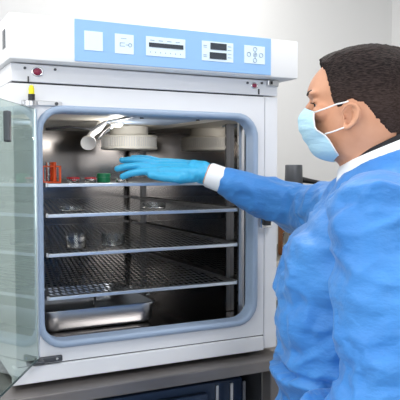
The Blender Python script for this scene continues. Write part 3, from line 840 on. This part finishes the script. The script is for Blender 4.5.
for v, n in zip(me.vertices, nrm):
    p = v.co
    warp = noise.noise_vector(p * 5) * .35
    q1 = Vector((p.x * 6, p.y * 6, p.z * 13)) + warp
    q2 = Vector((p.x * 15 + p.z * 9, p.y * 15, p.z * 17)) + warp * 2
    q3 = Vector((p.x * 34, p.y * 34 + p.z * 14, p.z * 40)) + warp * 2
    n1, n2, n3 = noise.noise(q1), noise.noise(q2), noise.noise(q3)
    d = .020 * (abs(n1) - .18) + .008 * (ridge(q1 + Vector((7, 3, 1))) ** 3 - .3) + .013 * (abs(n2) - .18) + .0065 * (ridge(q2 * .8 + Vector((3, 9, 4))) ** 4 - .2) + .0032 * (abs(n3) - .2)
    arm = min(seg_d(p, SHR, ELR), seg_d(p, ELR, WR))
    if arm < .11: d *= .85
    if (p - WRs).length < .06: d *= max(.05, ((p - WRs).length - .02) / .04)
    if p.z > 1.42: d *= max(.0, 1 - (p.z - 1.42) / .03)
    # waist overlap fold
    fz = 1.094 - .02 * (p.y - .10) + .004 * noise.noise(p * 14)
    if p.x > .05 or p.y > .12:
        dz = p.z - fz
        if -.05 < dz < 0: d += .020 * (1 + dz / .05)
        if 0 <= dz < .012: d -= .011
    v.co = p + n * d
me.update()
md = gw.modifiers.new('s', 'SMOOTH'); md.factor = .5; md.iterations = 2
applied(gw)
# cuffs, collars
b = bm_new()
cdir = (ELR - WR).normalized()
c1, c2 = WR + cdir * .019, WR + cdir * .072
pts = [c1, c1 + (c2 - c1) * .1, c1 + (c2 - c1) * .5, c2]
tube(b, pts, [.0300, .0318, .0322, .0325], 32, cap=True)
obj('cuff', b, 'cloth_white', P, 60)
b = bm_new()
cL = (ELL - WL).normalized(); tube(b, [WL + cL * .006, WL + cL * .011, WL + cL * .025, WL + cL * .04], [.031, .0335, .034, .036], 32); obj('cuff', b, 'cloth_white', P, 60)
def collar(name, m, rin, rout, cz0, h, tilt, cx=-.046, sx=1.08):
    b = bm_new(); rs = []
    for (r, hh) in ((rout + .004, -.012), (rout, 0), (rout - .001, h * .6), ((rin + rout) / 2, h), (rin, h * .8), (rin, -.012)):
        ring = []
        for k in range(64):
            a = 2 * PI * k / 64
            x_ = cx + r * sx * math.cos(a); ring.append((x_, r * math.sin(a), cz0 + hh - tilt * (x_ - cx)))
        rs.append(ring)
    loft_rings(b, rs, close=True)
    return obj(name, b, m, P, 50)
collar('shirt_collar', 'cloth_white', .060, .0725, 1.468, .018, .42)
collar('undershirt_band', 'cloth_black', .058, .0655, 1.482, .012, .50)
# gown neck binding and sleeve seam
# gloves
def glove(W, F, T, Nn, pose, cd):
    b = bm_new(); hand_parts(b, W, F, T, Nn, .0004, pose)
    chain(b, [W + cd * .004, W - cd * .020], [.0285, .0230])
    g = obj('glove', b, 'glove', P)
    md = g.modifiers.new('r', 'REMESH'); md.mode = 'VOXEL'; md.voxel_size = .0018; md.use_smooth_shade = True
    md = g.modifiers.new('s', 'SMOOTH'); md.factor = .5; md.iterations = 5
    applied(g)
    for v, n in [(v, v.normal.copy()) for v in g.data.vertices]:
        q_ = v.co; wv = 1 if (q_ - W).length < .05 else .5
        v.co = q_ + n * (.0011 * wv * ridge(Vector((q_.x * 90, q_.y * 90, q_.z * 60))))
    b = bm_new(); tube(b, [W + cd * .0105, W + cd * .007], [.0283, .0278], 28); obj('glove_hem', b, 'glove', g, 60)
glove(WR, Fd, Td, Nd, POSE_R, cdir)
glove(WL, FL, TL, NL, POSE_L, cL)
# trousers and shoes
b = bm_new()
blob_ell(b, (-.04, 0, .90), .125, .17, .12)
for s in (1, -1): chain(b, [(-.04, s * .09, .86), (-.03, s * .10, .49), (-.05, s * .10, .10)], [.095, .072, .062])
tr_ = obj('trousers', b, 'trousers', P)
md = tr_.modifiers.new('r', 'REMESH'); md.mode = 'VOXEL'; md.voxel_size = .01
md = tr_.modifiers.new('s', 'SMOOTH'); md.factor = .5; md.iterations = 4
applied(tr_)
for s in (1, -1):
    b = bm_new(); blob_ell(b, (.03, s * .108, .040), .135, .048, .038); blob_ell(b, (-.05, s * .10, .065), .05, .042, .05)
    for v in b.verts: v.co.z = max(v.co.z, .002)
    o = obj('shoe', b, 'shoe', P)
    md = o.modifiers.new('r', 'REMESH'); md.mode = 'VOXEL'; md.voxel_size = .005
    md = o.modifiers.new('s', 'SMOOTH'); md.iterations = 4
    applied(o)

# ---------------------------------------------------------------- world, camera, colour
w = bpy.data.worlds.new('world'); S.world = w; w.use_nodes = True
w.node_tree.nodes['Background'].inputs[0].default_value = (.85, .92, 1, 1); w.node_tree.nodes['Background'].inputs[1].default_value = 1.0
cam = bpy.data.cameras.new('camera'); co = bpy.data.objects.new('camera', cam); C.objects.link(co)
a, p = math.atan(327 / 657.), math.atan(32 / 657.)
co.location = (0, -1.5, 1.45); co.rotation_euler = (R(90) - p, 0, -a)
cam.sensor_width = 36; cam.lens = 657 / 400 * 36; cam.clip_start = .02
S.camera = co
S.view_settings.view_transform = 'Standard'; S.view_settings.look = 'None'
S.view_settings.exposure = -1.1; S.view_settings.gamma = 1; S.view_settings.use_curve_mapping = False
S.cycles.max_bounces = 12; S.cycles.transmission_bounces = 10; S.cycles.glossy_bounces = 8
